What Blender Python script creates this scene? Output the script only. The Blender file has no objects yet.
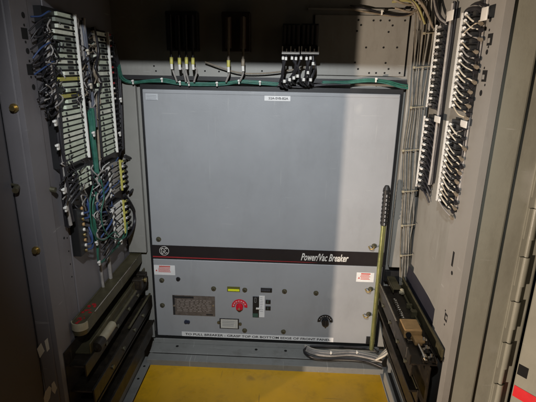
import bpy, bmesh, math, random
from mathutils import Vector, Matrix
random.seed(7)
R = math.radians
scn = bpy.context.scene
col = scn.collection

# ------------------------------------------------------------------ camera
CAM = Vector((0.05, -1.2849, 0.8834)); F = 437.02
def rotm(p, y, r):
    cx, sx = math.cos(p), math.sin(p)
    Rx = Matrix(((1,0,0),(0,cx,sx),(0,-sx,cx)))
    Rz = Matrix(((math.cos(y),-math.sin(y),0),(math.sin(y),math.cos(y),0),(0,0,1)))
    Ry = Matrix(((math.cos(r),0,math.sin(r)),(0,1,0),(-math.sin(r),0,math.cos(r))))
    return Rz @ Rx @ Ry
M = rotm(0.2946, 0.0387, -0.0188)
cd = bpy.data.cameras.new('camera'); cam = bpy.data.objects.new('camera', cd); col.objects.link(cam)
cd.sensor_width = 36; cd.lens = F/536*36; cd.clip_start = 0.01; cd.clip_end = 100
rm = Matrix((M.col[0], M.col[2], -M.col[1])).transposed().to_4x4()
rm.translation = CAM; cam.matrix_world = rm
scn.camera = cam
def at(ax, c, px, py):
    """point of the plane axis=c that a surveyed photo position falls on"""
    d = M @ Vector(((px-268)/F, 1, -(py-201)/F))
    return CAM + d*((c-CAM[ax])/d[ax])

# ------------------------------------------------------------------ materials
MATS = {}
def mat(name, c, rough=.5, metal=0, var=.12, scale=6, bump=.15, bscale=400, dirt=0, dirtcol=(.05,.04,.03), emit=None, coat=0, streak=0, scratch=0, sc_col=(.5,.5,.48)):
    if name in MATS: return MATS[name]
    m = bpy.data.materials.new(name); m.use_nodes = True
    nt = m.node_tree; N = nt.nodes; L = nt.links
    b = N['Principled BSDF']
    tc = N.new('ShaderNodeTexCoord')
    n1 = N.new('ShaderNodeTexNoise'); n1.inputs['Scale'].default_value = scale; n1.inputs['Detail'].default_value = 8; n1.inputs['Roughness'].default_value = .65
    L.new(tc.outputs['Object'], n1.inputs['Vector'])
    mr = N.new('ShaderNodeMapRange'); mr.inputs[1].default_value = .3; mr.inputs[2].default_value = .7
    mr.inputs[3].default_value = 1-var; mr.inputs[4].default_value = 1+var*.6
    L.new(n1.outputs['Fac'], mr.inputs[0])
    mx = N.new('ShaderNodeMix'); mx.data_type = 'RGBA'; mx.blend_type = 'MULTIPLY'; mx.inputs[0].default_value = 1
    mx.inputs[6].default_value = (*c, 1)
    L.new(mr.outputs[0], mx.inputs[7])
    out = mx.outputs[2]
    if dirt:
        n2 = N.new('ShaderNodeTexNoise'); n2.inputs['Scale'].default_value = scale*2.3; n2.inputs['Detail'].default_value = 10; n2.inputs['Roughness'].default_value = .75
        mp = N.new('ShaderNodeMapping'); mp.inputs['Scale'].default_value = (1, 1, .35 if streak else 1)
        L.new(tc.outputs['Object'], mp.inputs['Vector']); L.new(mp.outputs[0], n2.inputs['Vector'])
        r2 = N.new('ShaderNodeMapRange'); r2.inputs[1].default_value = .52; r2.inputs[2].default_value = .75; r2.inputs[3].default_value = 0; r2.inputs[4].default_value = dirt
        L.new(n2.outputs['Fac'], r2.inputs[0])
        m2 = N.new('ShaderNodeMix'); m2.data_type = 'RGBA'
        L.new(r2.outputs[0], m2.inputs[0]); L.new(out, m2.inputs[6]); m2.inputs[7].default_value = (*dirtcol, 1)
        out = m2.outputs[2]
    if scratch:
        for ang, sc in ((.5, (4,90,4)), (-.35, (110,5,5)), (1.2, (6,6,70))):
            ms = N.new('ShaderNodeMapping'); ms.inputs['Rotation'].default_value = (ang, ang*.7, ang); ms.inputs['Scale'].default_value = sc
            L.new(tc.outputs['Object'], ms.inputs['Vector'])
            n4 = N.new('ShaderNodeTexNoise'); n4.inputs['Scale'].default_value = 1.6; n4.inputs['Detail'].default_value = 2
            L.new(ms.outputs[0], n4.inputs['Vector'])
            r4 = N.new('ShaderNodeMapRange'); r4.inputs[1].default_value = .715; r4.inputs[2].default_value = .76; r4.inputs[3].default_value = 0; r4.inputs[4].default_value = scratch
            L.new(n4.outputs['Fac'], r4.inputs[0])
            m4 = N.new('ShaderNodeMix'); m4.data_type = 'RGBA'; L.new(r4.outputs[0], m4.inputs[0]); L.new(out, m4.inputs[6]); m4.inputs[7].default_value = (*sc_col, 1)
            out = m4.outputs[2]
    L.new(out, b.inputs['Base Color'])
    rr = N.new('ShaderNodeMapRange'); rr.inputs[1].default_value = .3; rr.inputs[2].default_value = .7
    rr.inputs[3].default_value = max(.05, rough-.08); rr.inputs[4].default_value = min(1, rough+.12)
    L.new(n1.outputs['Fac'], rr.inputs[0]); L.new(rr.outputs[0], b.inputs['Roughness'])
    b.inputs['Metallic'].default_value = metal
    if coat: b.inputs['Coat Weight'].default_value = coat
    if bump:
        n3 = N.new('ShaderNodeTexNoise'); n3.inputs['Scale'].default_value = bscale; n3.inputs['Detail'].default_value = 3
        L.new(tc.outputs['Object'], n3.inputs['Vector'])
        bp = N.new('ShaderNodeBump'); bp.inputs['Strength'].default_value = bump; bp.inputs['Distance'].default_value = .001
        L.new(n3.outputs['Fac'], bp.inputs['Height']); L.new(bp.outputs[0], b.inputs['Normal'])
    MATS[name] = m
    return m
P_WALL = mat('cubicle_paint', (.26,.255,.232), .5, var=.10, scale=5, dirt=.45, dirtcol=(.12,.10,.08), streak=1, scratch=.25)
P_JAMB = mat('jamb_paint', (.28,.27,.25), .42, var=.08, scale=5, dirt=.4, dirtcol=(.14,.12,.11), streak=1, scratch=.3)
P_GREEN = mat('door_frame_paint', (.275,.272,.225), .38, var=.10, scale=6, dirt=.4, dirtcol=(.12,.11,.085), streak=1, scratch=.3)
P_BRK = mat('breaker_paint', (.315,.325,.338), .40, var=.07, scale=5, dirt=.28, dirtcol=(.20,.20,.20), streak=1, scratch=.22, bscale=250)
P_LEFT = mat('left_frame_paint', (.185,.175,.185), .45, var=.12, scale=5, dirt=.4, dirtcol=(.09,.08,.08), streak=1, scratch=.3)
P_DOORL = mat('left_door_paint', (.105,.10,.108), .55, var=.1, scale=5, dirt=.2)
YEL = mat('yellow_floor_paint', (.74,.41,.012), .30, var=.18, scale=5, dirt=.55, dirtcol=(.25,.13,.02), scratch=.5, sc_col=(.16,.09,.03))
OLIVE = mat('olive_zinc', (.135,.12,.068), .38, metal=.6, var=.3, scale=25, dirt=.6, dirtcol=(.04,.03,.015), scratch=.6, sc_col=(.40,.36,.24))
RAILBLK = mat('greased_steel', (.032,.026,.02), .42, metal=.5, var=.4, scale=30, dirt=.7, dirtcol=(.11,.08,.045), scratch=.6, sc_col=(.22,.19,.15))
BLK = mat('black_plastic', (.012,.012,.013), .45, var=.2)
BLKP = mat('black_stripe', (.018,.015,.016), .38, var=.05)
DARK = mat('dark_void', (.004,.004,.004), .9, bump=0)
WHT = mat('white_plastic', (.72,.70,.65), .45, var=.12, scale=60)
PAPER = mat('label_paper', (.75,.75,.74), .55, var=.08, scale=40)
PALE2 = mat('grey_terminal', (.30,.33,.28), .5, var=.2, scale=60)
PALE3 = mat('light_terminal', (.74,.76,.64), .5, var=.2, scale=60)
PALE = mat('pale_terminal', (.60,.66,.52), .5, var=.2, scale=60)
BEIGE = mat('beige_wire', (.60,.55,.45), .45, var=.25, scale=80)
BLKW = mat('black_wire', (.016,.015,.018), .4, var=.2)
GRYW = mat('grey_wire', (.30,.28,.26), .45, var=.3, scale=60)
TANW = mat('tan_wire', (.22,.18,.13), .5, var=.35, scale=60)
GRN = mat('green_wire', (.025,.125,.085), .4, var=.3, scale=60)
GRND = mat('dark_green_wire', (.03,.13,.10), .45, var=.4, scale=60)
BLU = mat('blue_wire', (.03,.06,.16), .4)
YELW = mat('yellow_sleeve', (.45,.41,.09), .45, var=.2, scale=60)
YELB = mat('bright_yellow', (.80,.85,.03), .4)
REDP = mat('red_plastic', (.62,.012,.03), .35, var=.1)
REDS = mat('red_line', (.33,.03,.035), .4, var=.1)
REDT = mat('red_stripe_tape', (.68,.012,.02), .38, var=.1, scale=12, dirt=.2, dirtcol=(.3,.02,.02))
REDI = mat('red_ink', (.62,.12,.10), .5)
INK = mat('black_ink', (.02,.02,.022), .5)
SILV = mat('zinc_screw', (.62,.60,.55), .3, metal=.9, var=.2, scale=80)
BRASS = mat('dull_screw', (.16,.15,.10), .32, metal=.6, var=.3, scale=200)
GOLD = mat('yellow_zinc', (.50,.38,.16), .3, metal=.85, var=.3, scale=60)
TAN = mat('tan_block', (.42,.25,.10), .5, var=.25, scale=50)
PLATE = mat('nameplate_metal', (.17,.145,.13), .38, metal=.35, var=.35, scale=70, dirt=.4, dirtcol=(.28,.25,.23))
ROD = mat('chromate_rod', (.42,.45,.20), .27, metal=.85, var=.12, scale=12, bump=.05, scratch=.5, sc_col=(.6,.6,.4))
LITPATCH = mat('cream_light_patch', (.95,.90,.75), .5)
GSHEET = mat('galvanised_sill', (.25,.255,.245), .42, metal=.15, var=.12, scale=9, dirt=.5, dirtcol=(.10,.09,.075), scratch=.5)
CREAM = mat('cream_roller', (.36,.32,.22), .4, var=.2, scale=50)
CHAIN = mat('bright_steel', (.55,.50,.42), .25, metal=1, var=.3, scale=60)

# ------------------------------------------------------------------ mesh helpers
class MB:
    def __init__(s): s.v = []; s.f = []; s.m = []; s.sm = []
    def add(s, vs, fs, mi=0, smooth=False):
        o = len(s.v); s.v += [Vector(v) for v in vs]
        for f in fs: s.f.append([i+o for i in f]); s.m.append(mi); s.sm.append(smooth)
        return s
    def box(s, a, b, mi=0, bev=0):
        x0,x1 = sorted((a[0],b[0])); y0,y1 = sorted((a[1],b[1])); z0,z1 = sorted((a[2],b[2]))
        if bev:
            bm = bmesh.new(); bmesh.ops.create_cube(bm, size=1)
            for v in bm.verts:
                v.co = Vector(((x0+x1)/2+v.co.x*(x1-x0), (y0+y1)/2+v.co.y*(y1-y0), (z0+z1)/2+v.co.z*(z1-z0)))
            bmesh.ops.bevel(bm, geom=bm.edges[:], offset=min(bev, .45*min(x1-x0,y1-y0,z1-z0)), segments=2, profile=.6, affect='EDGES')
            bm.verts.index_update()
            s.add([v.co.copy() for v in bm.verts], [[v.index for v in f.verts] for f in bm.faces], mi, True); bm.free(); return s
        vs = [(x,y,z) for x in (x0,x1) for y in (y0,y1) for z in (z0,z1)]
        return s.add(vs, [(0,1,3,2),(4,6,7,5),(0,4,5,1),(2,3,7,6),(0,2,6,4),(1,5,7,3)], mi)
    def cyl(s, p, q, r, n=16, mi=0, r2=None):
        p, q = Vector(p), Vector(q); r2 = r if r2 is None else r2
        d = (q-p).normalized(); u = d.orthogonal().normalized(); w = d.cross(u)
        vs = []
        for k in range(n):
            a = 2*math.pi*k/n; e = u*math.cos(a)+w*math.sin(a)
            vs += [p+e*r, q+e*r2]
        s.add(vs, [(2*k, 2*((k+1)%n), 2*((k+1)%n)+1, 2*k+1) for k in range(n)], mi, True)
        s.add([vs[2*k] for k in range(n)], [list(range(n))[::-1]], mi)
        return s.add([vs[2*k+1] for k in range(n)], [list(range(n))], mi)
    def tube(s, pts, r, n=7, mi=0, sub=5):
        pts = [Vector(p) for p in pts]
        if sub > 1 and len(pts) > 2:
            q = [pts[0]+(pts[0]-pts[1])]+pts+[pts[-1]+(pts[-1]-pts[-2])]; out = []
            for i in range(1, len(q)-2):
                for k in range(sub):
                    t = k/sub; a,b,c,d = q[i-1:i+3]
                    out.append(.5*((2*b)+(c-a)*t+(2*a-5*b+4*c-d)*t*t+(3*b-a-3*c+d)*t**3))
            out.append(pts[-1]); pts = out
        vs = []; u = None
        for i, p in enumerate(pts):
            d = (pts[min(i+1,len(pts)-1)]-pts[max(i-1,0)])
            d = d.normalized() if d.length > 1e-9 else Vector((0,0,1))
            if u is None: u = d.orthogonal().normalized()
            u = (u-d*u.dot(d)); u = u.normalized() if u.length > 1e-6 else d.orthogonal().normalized()
            w = d.cross(u)
            for k in range(n):
                a = 2*math.pi*k/n; vs.append(p+(u*math.cos(a)+w*math.sin(a))*r)
        fs = [(i*n+k, i*n+(k+1)%n, (i+1)*n+(k+1)%n, (i+1)*n+k) for i in range(len(pts)-1) for k in range(n)]
        s.add(vs, fs, mi, True)
        s.add(vs[:n], [list(range(n))[::-1]], mi); return s.add(vs[-n:], [list(range(n))], mi)
    def prism(s, poly, a, b, ax=1, mi=0):
        """poly = 2-D outline in the two other axes, pushed along axis ax from a to b"""
        def P(u, v, c): l = [u, v]; l.insert(ax, c); return tuple(l)
        n = len(poly); vs = [P(u,v,a) for u,v in poly]+[P(u,v,b) for u,v in poly]
        return s.add(vs, [list(range(n)), list(range(n,2*n))[::-1]]+[(i,i+n,(i+1)%n+n,(i+1)%n) for i in range(n)], mi)
ORG = {}
def meta(o, label=None, cat=None, group=None, kind=None):
    if label: o['label'] = label
    if cat: o['category'] = cat
    if group: o['group'] = group
    if kind: o['kind'] = kind
    return o
def thing(name, loc, label, cat, group=None):
    o = bpy.data.objects.new(name, None); o.empty_display_size = .03; o.location = loc
    col.objects.link(o); ORG[o.name] = Vector(loc); return meta(o, label, cat, group)
def build(name, mb, mats, parent=None, label=None, cat=None, group=None, kind=None, bevel=0):
    if not isinstance(mats, (list, tuple)): mats = [mats]
    if parent: org = ORG[parent.name]
    else:
        xs = [v.x for v in mb.v]; ys = [v.y for v in mb.v]; zs = [v.z for v in mb.v]
        org = Vector(((min(xs)+max(xs))/2, (min(ys)+max(ys))/2, min(zs)))
    me = bpy.data.meshes.new(name)
    me.from_pydata([v-org for v in mb.v], [], mb.f)
    for m in mats: me.materials.append(m)
    for p, mi, sm in zip(me.polygons, mb.m, mb.sm): p.material_index = mi; p.use_smooth = sm
    bm = bmesh.new(); bm.from_mesh(me); bmesh.ops.recalc_face_normals(bm, faces=bm.faces[:]); bm.to_mesh(me); bm.free()
    o = bpy.data.objects.new(name, me); col.objects.link(o)
    if parent: o.parent = parent
    else: o.location = org
    ORG[o.name] = org
    if bevel:
        md = o.modifiers.new('bevel', 'BEVEL'); md.width = bevel; md.segments = 2; md.limit_method = 'ANGLE'
    return meta(o, label, cat, group, kind)
def text_mb(s, x0, x1, zc, h, y, shear=0, bold=0, slope=0, ext=.0004, mb=None, mi=0):
    """lettering on a plane facing the camera side: fits x0..x1, cap height h, centred on zc"""
    cu = bpy.data.curves.new('t', 'FONT'); cu.body = s; cu.shear = shear; cu.offset = bold; cu.extrude = 0; cu.resolution_u = 3
    o = bpy.data.objects.new('t', cu); col.objects.link(o)
    dg = bpy.context.evaluated_depsgraph_get(); me = bpy.data.meshes.new_from_object(o.evaluated_get(dg))
    xs = [v.co.x for v in me.vertices]; ys = [v.co.y for v in me.vertices]
    a, b, c, d = min(xs), max(xs), min(ys), max(ys)
    vs = []
    for v in me.vertices:
        u = (v.co.x-a)/(b-a); w = (v.co.y-c)/(d-c)
        vs.append(Vector((x0+u*(x1-x0), y, zc-h/2+w*h)))
    mb = mb or MB(); mb.add(vs, [list(p.vertices) for p in me.polygons], mi)
    bpy.data.objects.remove(o); bpy.data.curves.remove(cu); bpy.data.meshes.remove(me)
    return mb

# ================================================================== SETTING : the yellow cell floor
fl = MB().box((-.372,-1.0,-.075), (.40,-.085,-.055))
# joint line and worn marks belong to the sheet
build('floor', fl, YEL, kind='structure')
build('ground', MB().box((-3,-4,-.34), (3,.6,-.32)), mat('room_floor', (.12,.11,.10), .7), kind='structure')

# ================================================================== CUBICLE
cub = thing('switchgear_cubicle', (0,0,-.3), 'open grey painted steel switchgear cubicle enclosing the breaker, with door frames both sides', 'switchgear cubicle')
XW = .457; YB = .03
def hole(mb, ax, c, px, py, w, h=None, sq=False, proud=.0006, mi=1):
    p = at(ax, c, px, py); h = h or w
    if ax == 0:
        s = -1 if c > 0 else 1
        if sq: mb.box((c, p.y-w/2, p.z-h/2), (c+s*proud, p.y+w/2, p.z+h/2), mi)
        else: mb.cyl((c, p.y, p.z), (c+s*proud, p.y, p.z), w/2, 12, mi)
    else:
        if sq: mb.box((p.x-w/2, c, p.z-h/2), (p.x+w/2, c-proud, p.z+h/2), mi)
        else: mb.cyl((p.x, c, p.z), (p.x, c-proud, p.z), w/2, 12, mi)
# back wall, with the ledge above the breaker
bw = MB().box((-XW, YB, -.3), (XW, YB+.01, 1.35))
for px, py in ((154,66),(156,71),(205,71),(219,71.5),(333,72.5),(319,72),(262,71)): hole(bw, 1, YB, px, py, .005)
build('back_wall', bw, [P_WALL, DARK], cub)
build('back_ledge', MB().box((-.44, YB-.012, .853), (.40, YB, .858)).box((-.44,YB-.012,.846),(.40,YB-.0095,.853)), BLK, cub)
# perforated cover plate, upper right of the back wall
pl = MB(); a = at(1, YB-.006, 350, 75.5); b = at(1, YB-.006, 410, 16)
pl.box((.12, YB-.006, .868), (b.x, YB, b.z))
for px, py in ((358.5,20),(361,25),(357,31),(373.5,20.5),(380.5,20.5),(389.5,20.5),(392.5,25.5),(388.5,32),(405,20.5),(366,47.5),(383.5,47.5),(397,47.5),(355,62.5),(358,69),(369,73),(376,73),(385.5,63),(388.5,69),(384.5,73),(399.5,73)):
    hole(pl, 1, YB-.006, px, py, .0055)
build('perforated_cover_plate', pl, [P_WALL, DARK], cub, bevel=.001)
build('cover_plate_gap', MB().box((b.x+.0005, YB-.0015, .868), (b.x+.005, YB, b.z+.002)), DARK, cub)
build('upper_channel', MB().box((.10, YB-.014, b.z+.012), (.42, YB, b.z+.016)), P_WALL, cub)
# side plates flanking the breaker
for s, x in ((-1, -.394), (1, .389)):
    build('flanking_plate', MB().box((x, YB-.018 if s < 0 else .0, .30 if s < 0 else .285), (s*.452 if s < 0 else .444, YB-.001, .838 if s < 0 else .99)), P_WALL, cub, bevel=.002)
build('vertical_rib', MB().box((.424,YB-.034,.991),(.428,YB-.018,1.3)).box((.402,YB-.034,.991),(.406,YB-.018,1.3)), P_WALL, cub, bevel=.001)
# side walls
for s in (-1, 1):
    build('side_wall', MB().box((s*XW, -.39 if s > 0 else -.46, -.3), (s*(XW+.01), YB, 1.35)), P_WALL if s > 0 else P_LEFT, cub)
# mounting plates that carry the terminal strips
build('mounting_plate', MB().box((.4465, -.272, .12), (.4565, -.062, 1.3)), P_WALL, cub, bevel=.003)
mp = MB().box((-.4565, -.345, .12), (-.4505, -.03, 1.2))
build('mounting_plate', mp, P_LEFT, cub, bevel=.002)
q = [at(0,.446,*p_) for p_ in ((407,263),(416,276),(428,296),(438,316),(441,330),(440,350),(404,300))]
build('painted_wall_shadow', MB().prism([(p_.y,p_.z) for p_ in q], .4455, .4462, 0), mat('wall_shadow_dark',(.02,.02,.03),.5), cub)  # dark sheet painted in as the shadow on the wall above the rail
# right door frame: inner return with knock-outs, then stepped front face
jr = MB().box((.440, -.405, -.3), (.4565, -.302, 1.35))
for px, py in ((490.5,19.5),(487,52)): hole(jr, 0, .44, px, py, .010)
for px, py in ((481,93),): hole(jr, 0, .44, px, py, .012)
for px, py in ((489.5,30),(488.5,47),(485,85),(484.5,68),(445.5,310.5),(444.5,324.5)): hole(jr, 0, .44, px, py, .005)
for px, py in ((490,39.5),(484.5,76)): hole(jr, 0, .44, px, py, .022, .022, True); hole(jr, 0, .44, px-1, py+1, .010, .009, True, .0009, 0)
hole(jr, 0, .44, 453, 259, .009, .036, True); hole(jr, 0, .44, 452, 273, .010)
hole(jr, 0, .44, 446, 317.5, .016, .02, True); hole(jr, 0, .44, 446.4, 317.8, .008, .009, True, .0009, 0)
build('door_frame_return', jr, [P_JAMB, DARK], cub, bevel=.004)
build('door_frame', MB().box((.4565,-.398,-.3),(.517,-.36,1.35)), P_GREEN, cub, bevel=.005)
build('door_frame', MB().box((.5195,-.390,-.3),(.6045,-.36,1.35)), P_GREEN, cub, bevel=.004)
build('hinge_strip', MB().box((.558,-.3945,-.3),(.5825,-.3903,1.35)).cyl((.5745,-.3945,-.3),(.5745,-.3945,1.35),.0050,16), P_GREEN, cub)
# weld flange step inside the return
build('frame_lip', MB().box((.4425,-.302,.1),(.4555,-.276,1.35)), P_WALL, cub, bevel=.003)
# hinges (knuckles) down the right frame
hp = [(522,222),(514,269),(506,312),(498,352),(491,392)]
for i, (px, py) in enumerate(hp+[(529,180),(537,138)]):
    p = at(1, -.385, px, py)
    k = build('hinge', MB().box((.560,-.3985,p.z-.034),(.583,-.3905,p.z+.034)).cyl((.574,-.3965,p.z-.034),(.574,-.3965,p.z+.034),.0072,20), P_GREEN, cub)
    build('hinge_slot', MB().box((.5835,-.3915,p.z-.031),(.5875,-.3903,p.z+.031)), DARK, k)
# right door leaf, swung outwards
def leaf(hx, hy, ang, s, length, z0, z1, th=.03):
    d = Vector((s*math.sin(ang), -math.cos(ang), 0)); n = Vector((-s*d.y*-1, 0, 0))
    n = Vector((-d.y*-s*-1, 0, 0))
    perp = Vector((-s*math.cos(ang), -math.sin(ang), 0))     # faces the opening
    return Vector((hx, hy, 0)), d, perp
def pbox(mb, o, d, p, u0, u1, w0, w1, z0, z1, mi=0):
    vs = [o+d*u+p*w+Vector((0,0,z)) for u in (u0,u1) for w in (w0,w1) for z in (z0,z1)]
    return mb.add(vs, [(0,1,3,2),(4,6,7,5),(0,4,5,1),(2,3,7,6),(0,2,6,4),(1,5,7,3)], mi)
o_, d_, p_ = leaf(.606, -.392, R(37), 1, .85, -.3, 1.35)
dl = MB(); pbox(dl, o_, d_, p_, 0, .85, -.03, 0, -.3, 1.35)
dr = build('cabinet_door', dl, P_GREEN, cub, bevel=.004)
def on_leaf(px, py, w=0.0):
    # intersect a surveyed photo position with the leaf's inner face
    dd = M @ Vector(((px-268)/F, 1, -(py-201)/F)); o = o_+p_*w
    t = (o-CAM).dot(p_)/dd.dot(p_); q = CAM+dd*t
    return (q-o_).dot(d_), q.z
u, z = on_leaf(522.5, 371); 
build('square_knockout', pbox(MB(), o_, d_, p_, u-.010, u+.012, -.001, .001, z-.014, z+.014), DARK, dr)
u1, z1_ = on_leaf(514, 391)
build('red_stripe', pbox(MB(), o_, d_, p_, .004, .845, -.001, .0012, z1_-.013, z1_+.017), REDT, dr)
# left frame: flange, return, punched strip
jl = MB().box((-.4565,-.466,-.3),(-.446,-.41,1.35))
for px, py in ((23,15),(27.5,51),(33.5,87)): hole(jl, 0, -.446, px, py, .011)
for px, py in ((24,25),(25.5,42),(31,77),(29.3,61)): hole(jl, 0, -.446, px, py, .005)
for px, py in ((24.5,33.5),(30,69.5)): hole(jl, 0, -.446, px, py, .020, .020, True)
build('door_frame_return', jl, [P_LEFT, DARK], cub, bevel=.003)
j2 = MB().box((-.4565,-.407,.02),(-.450,-.352,1.35))
for px, py in ((38,96),(36.5,101)): hole(j2, 0, -.450, px, py, .012, .02, True)
for k in range(18): 
    j2.cyl((-.450,-.362,.40+.033*k),(-.4494,-.362,.40+.033*k),.002,8,1)
hole(j2, 0, -.45, 62.5, 301, .014, .016, True)
hole(j2, 0, -.45, 58, 257, .006); hole(j2, 0, -.45, 64, 238, .006)
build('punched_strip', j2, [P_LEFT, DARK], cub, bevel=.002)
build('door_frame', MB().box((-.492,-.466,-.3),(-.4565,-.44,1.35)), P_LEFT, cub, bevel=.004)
for px, py in ((14.5,108),(36.5,250)):
    p = at(1, -.466, px, py)
    b_ = MB().cyl((p.x,-.466,p.z),(p.x,-.469,p.z),.0085,20,0).cyl((p.x,-.469,p.z),(p.x,-.475,p.z),.0058,6,0)
    build('frame_bolt', b_, GOLD, cub)
for px, py, X, n in ((17,186,.009,-.466),):
    p = at(1, n, px, py)
    build('latch_pin', MB().cyl((p.x-.008,n-.004,p.z+.004),(p.x+.004,n-.004,p.z+.002),.003,8).cyl((p.x,n,p.z-.002),(p.x+.004,n-.014,p.z-.006),.006,12), BRASS, cub)
p = at(0, -.45, 49, 189)
build('latch_pin', MB().cyl((-.45,p.y,p.z),(-.436,p.y,p.z-.002),.006,12), BRASS, cub)
# left door leaf swung outwards (its free edge throws the long upright shadow on the breaker)
o2, d2, p2 = leaf(-.493, -.462, R(35), -1, .80, -.3, 1.4)
LEAF_D = Vector((-math.sin(R(35)), -math.cos(R(35)), 0)); LEAF_P = Vector((math.cos(R(35)), -math.sin(R(35)), 0))
ml = MB(); pbox(ml, Vector((-.493,-.462,0)), LEAF_D, LEAF_P, 0, .80, -.03, 0, -.32, 1.9)
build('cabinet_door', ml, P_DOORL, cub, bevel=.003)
# header and roof, above the picture
build('roof', MB().box((-.467,-.44,1.36),(.467,.04,1.38)), P_WALL, cub)
build('header', MB().box((-.5,-.40,1.028),(.30,-.385,1.36)), P_WALL, cub)
# sill in front of the breaker
sl = MB().box((-.385,-.05,-.034),(.385,.025,-.03)).box((-.385,-.085,-.06),(.385,-.0505,-.0345)).box((-.385,.0,-.03),(.385,.004,-.012))
for x in (-.30,-.03,.07,.15,.245): sl.cyl((x,-.015,-.03),(x,-.015,-.0294),.005,12,1)
build('sill', sl, [GSHEET, DARK], cub, bevel=.0015)
build('sill_shadow_gap', MB().box((-.385,.006,-.03),(.385,.0255,0.0)), DARK, cub)
for s in (-1, 1):
    fa = MB().box((s*.374,-.46,-.054),(s*.402,-.05,-.050)).box((s*.402,-.46,-.054),(s*.406,-.05,-.01))
    for y in (-.10,-.16,-.27): fa.cyl((s*.388,y,-.05),(s*.388,y,-.0494),.004,10,1)
    build('floor_flange', fa, [GSHEET, DARK], cub, bevel=.001)
    build('side_ledge', MB().box((s*.410,-.46,-.03),(s*.4565,.02,.0)), GSHEET if s < 0 else P_WALL, cub, bevel=.002)

# ================================================================== BREAKER
BW = .37; BH = .8197
brk = thing('circuit_breaker', (0,.0,0), 'large blue-grey breaker front panel with black stripe, filling the middle of the cubicle', 'circuit breaker')
build('housing', MB().box((-.379,.008,-.012),(.379,.029,.833)), BLK, brk, bevel=.001)
def P(px, py, y=0.0): return at(1, y, px, py)
zs_top = .3348; zs_bot = .287
fp = MB().box((-BW, 0, zs_bot+.001),(BW,.016,BH))
build('upper_panel', fp, P_BRK, brk, bevel=.0025)
build('upper_lip', MB().box((-BW+.003,-.0015,BH-.010),(BW-.003,.0,BH-.003)), P_BRK, brk)
lp = MB().box((-BW,0,0),(BW,.016,zs_bot-.001))
build('lower_panel', lp, P_BRK, brk, bevel=.0025)
st = build('stripe', MB().box((-BW+.0005,-.0012,zs_bot+.001),(BW-.0005,.0,zs_top)), BLKP, brk)
a = P(152,257.2); b = P(308,262)
build('pinstripe', MB().prism([(-BW+.001,zs_bot+.0095),(b.x,zs_bot+.0068),(b.x+.03,zs_bot+.0060),(b.x,zs_bot+.0052),(-BW+.001,zs_bot+.0055)], -.0012, -.0016), REDS, st)
a = P(301,256); b = P(348.5,259)
build('lettering', text_mb('Power/Vac Breaker', a.x, b.x, (a.z+b.z)/2+.0005, .0255, -.0018, shear=.35, bold=.018), WHT, st)
a = P(366,264); b = P(377,265)
# round monogram emblem
c = P(164.3, 250.7); ring = MB(); cx, cz = c.x, c.z
ring.tube([(cx+.0150*math.cos(t*math.pi/16), -.002, cz+.0150*math.sin(t*math.pi/16)) for t in range(33)], .0009, 5, sub=1)
ring.tube([(cx-.0015,-.002,cz+.006),(cx-.005,-.002,cz+.0095),(cx-.009,-.002,cz+.003),(cx-.009,-.002,cz-.005),(cx-.005,-.002,cz-.009),(cx-.0015,-.002,cz-.005),(cx-.0025,-.002,cz-.0005),(cx-.006,-.002,cz-.001)], .00095, 5)
ring.tube([(cx+.008,-.002,cz+.006),(cx+.005,-.002,cz+.0095),(cx+.0012,-.002,cz+.006),(cx+.002,-.002,cz+.0015),(cx+.005,-.002,cz+.0005),(cx+.001,-.002,cz-.003),(cx+.003,-.002,cz-.0085),(cx+.009,-.002,cz-.005)], .00095, 5)
for t in (45,135,225,315):
    ux, uz = math.cos(R(t)), math.sin(R(t))
    ring.tube([(cx+.0135*ux,-.002,cz+.0135*uz),(cx+.0105*ux-.002*uz,-.002,cz+.0105*uz+.002*ux),(cx+.0115*ux-.004*uz,-.002,cz+.0115*uz+.004*ux)], .0006, 5)
build('round_emblem', ring, WHT, st)
# small stickers
def sticker(name, p0, p1, material, y=-.0006, label=None, parent=brk):
    a = P(*p0); b = P(*p1)
    return build(name, MB().box((a.x,y,b.z),(b.x,0,a.z)), material, parent, label=label), a, b
o, a, b = sticker('small_sticker', (145.5,93.5), (158,100), mat('grey_sticker', (.52,.54,.56), .5), label='pale sticker in the upper left corner')
m = MB()
for k in range(4): m.box((a.x+.002,-.001,a.z-.004-.0042*k),(b.x-.003-.004*random.random(),-.0007,a.z-.0052-.0042*k))
build('print_lines', m, mat('grey_print2', (.25,.26,.28)), o)
o, a, b = sticker('device_label', (264.5,95.6), (290.3,101.2), PAPER, label='white label at the top centre')
build('lettering', text_mb('52A-SVB-B2A', a.x+.012, b.x-.006, (a.z+b.z)/2, .0065, -.0010, bold=.02), INK, o)
for p0, p1, lab in (((153.8,264.8),(175.3,275.2),'red and white warning sticker at the left under the stripe'), ((356.8,272.3),(373.5,282.2),'red and white warning sticker at the right under the stripe')):
    o, a, b = sticker('warning_sticker', p0, p1, PAPER, label=lab)
    w = b.x-a.x; m = MB()
    m.box((a.x+.25*w,-.001,a.z-.002),(a.x+.78*w,-.0007,a.z-.0065))
    for k in range(4): m.box((a.x+.2*w+.004*random.random(),-.001,a.z-.0085-.0045*k),(a.x+.8*w-.005*random.random(),-.0007,a.z-.0108-.0045*k))
    m.prism([(a.x+.01*w+.004,a.z-.022),(a.x+.01*w+.0075,a.z-.015),(a.x+.01*w+.011,a.z-.022)], -.001, -.0007)
    build('red_print', m, REDI, o)
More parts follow.
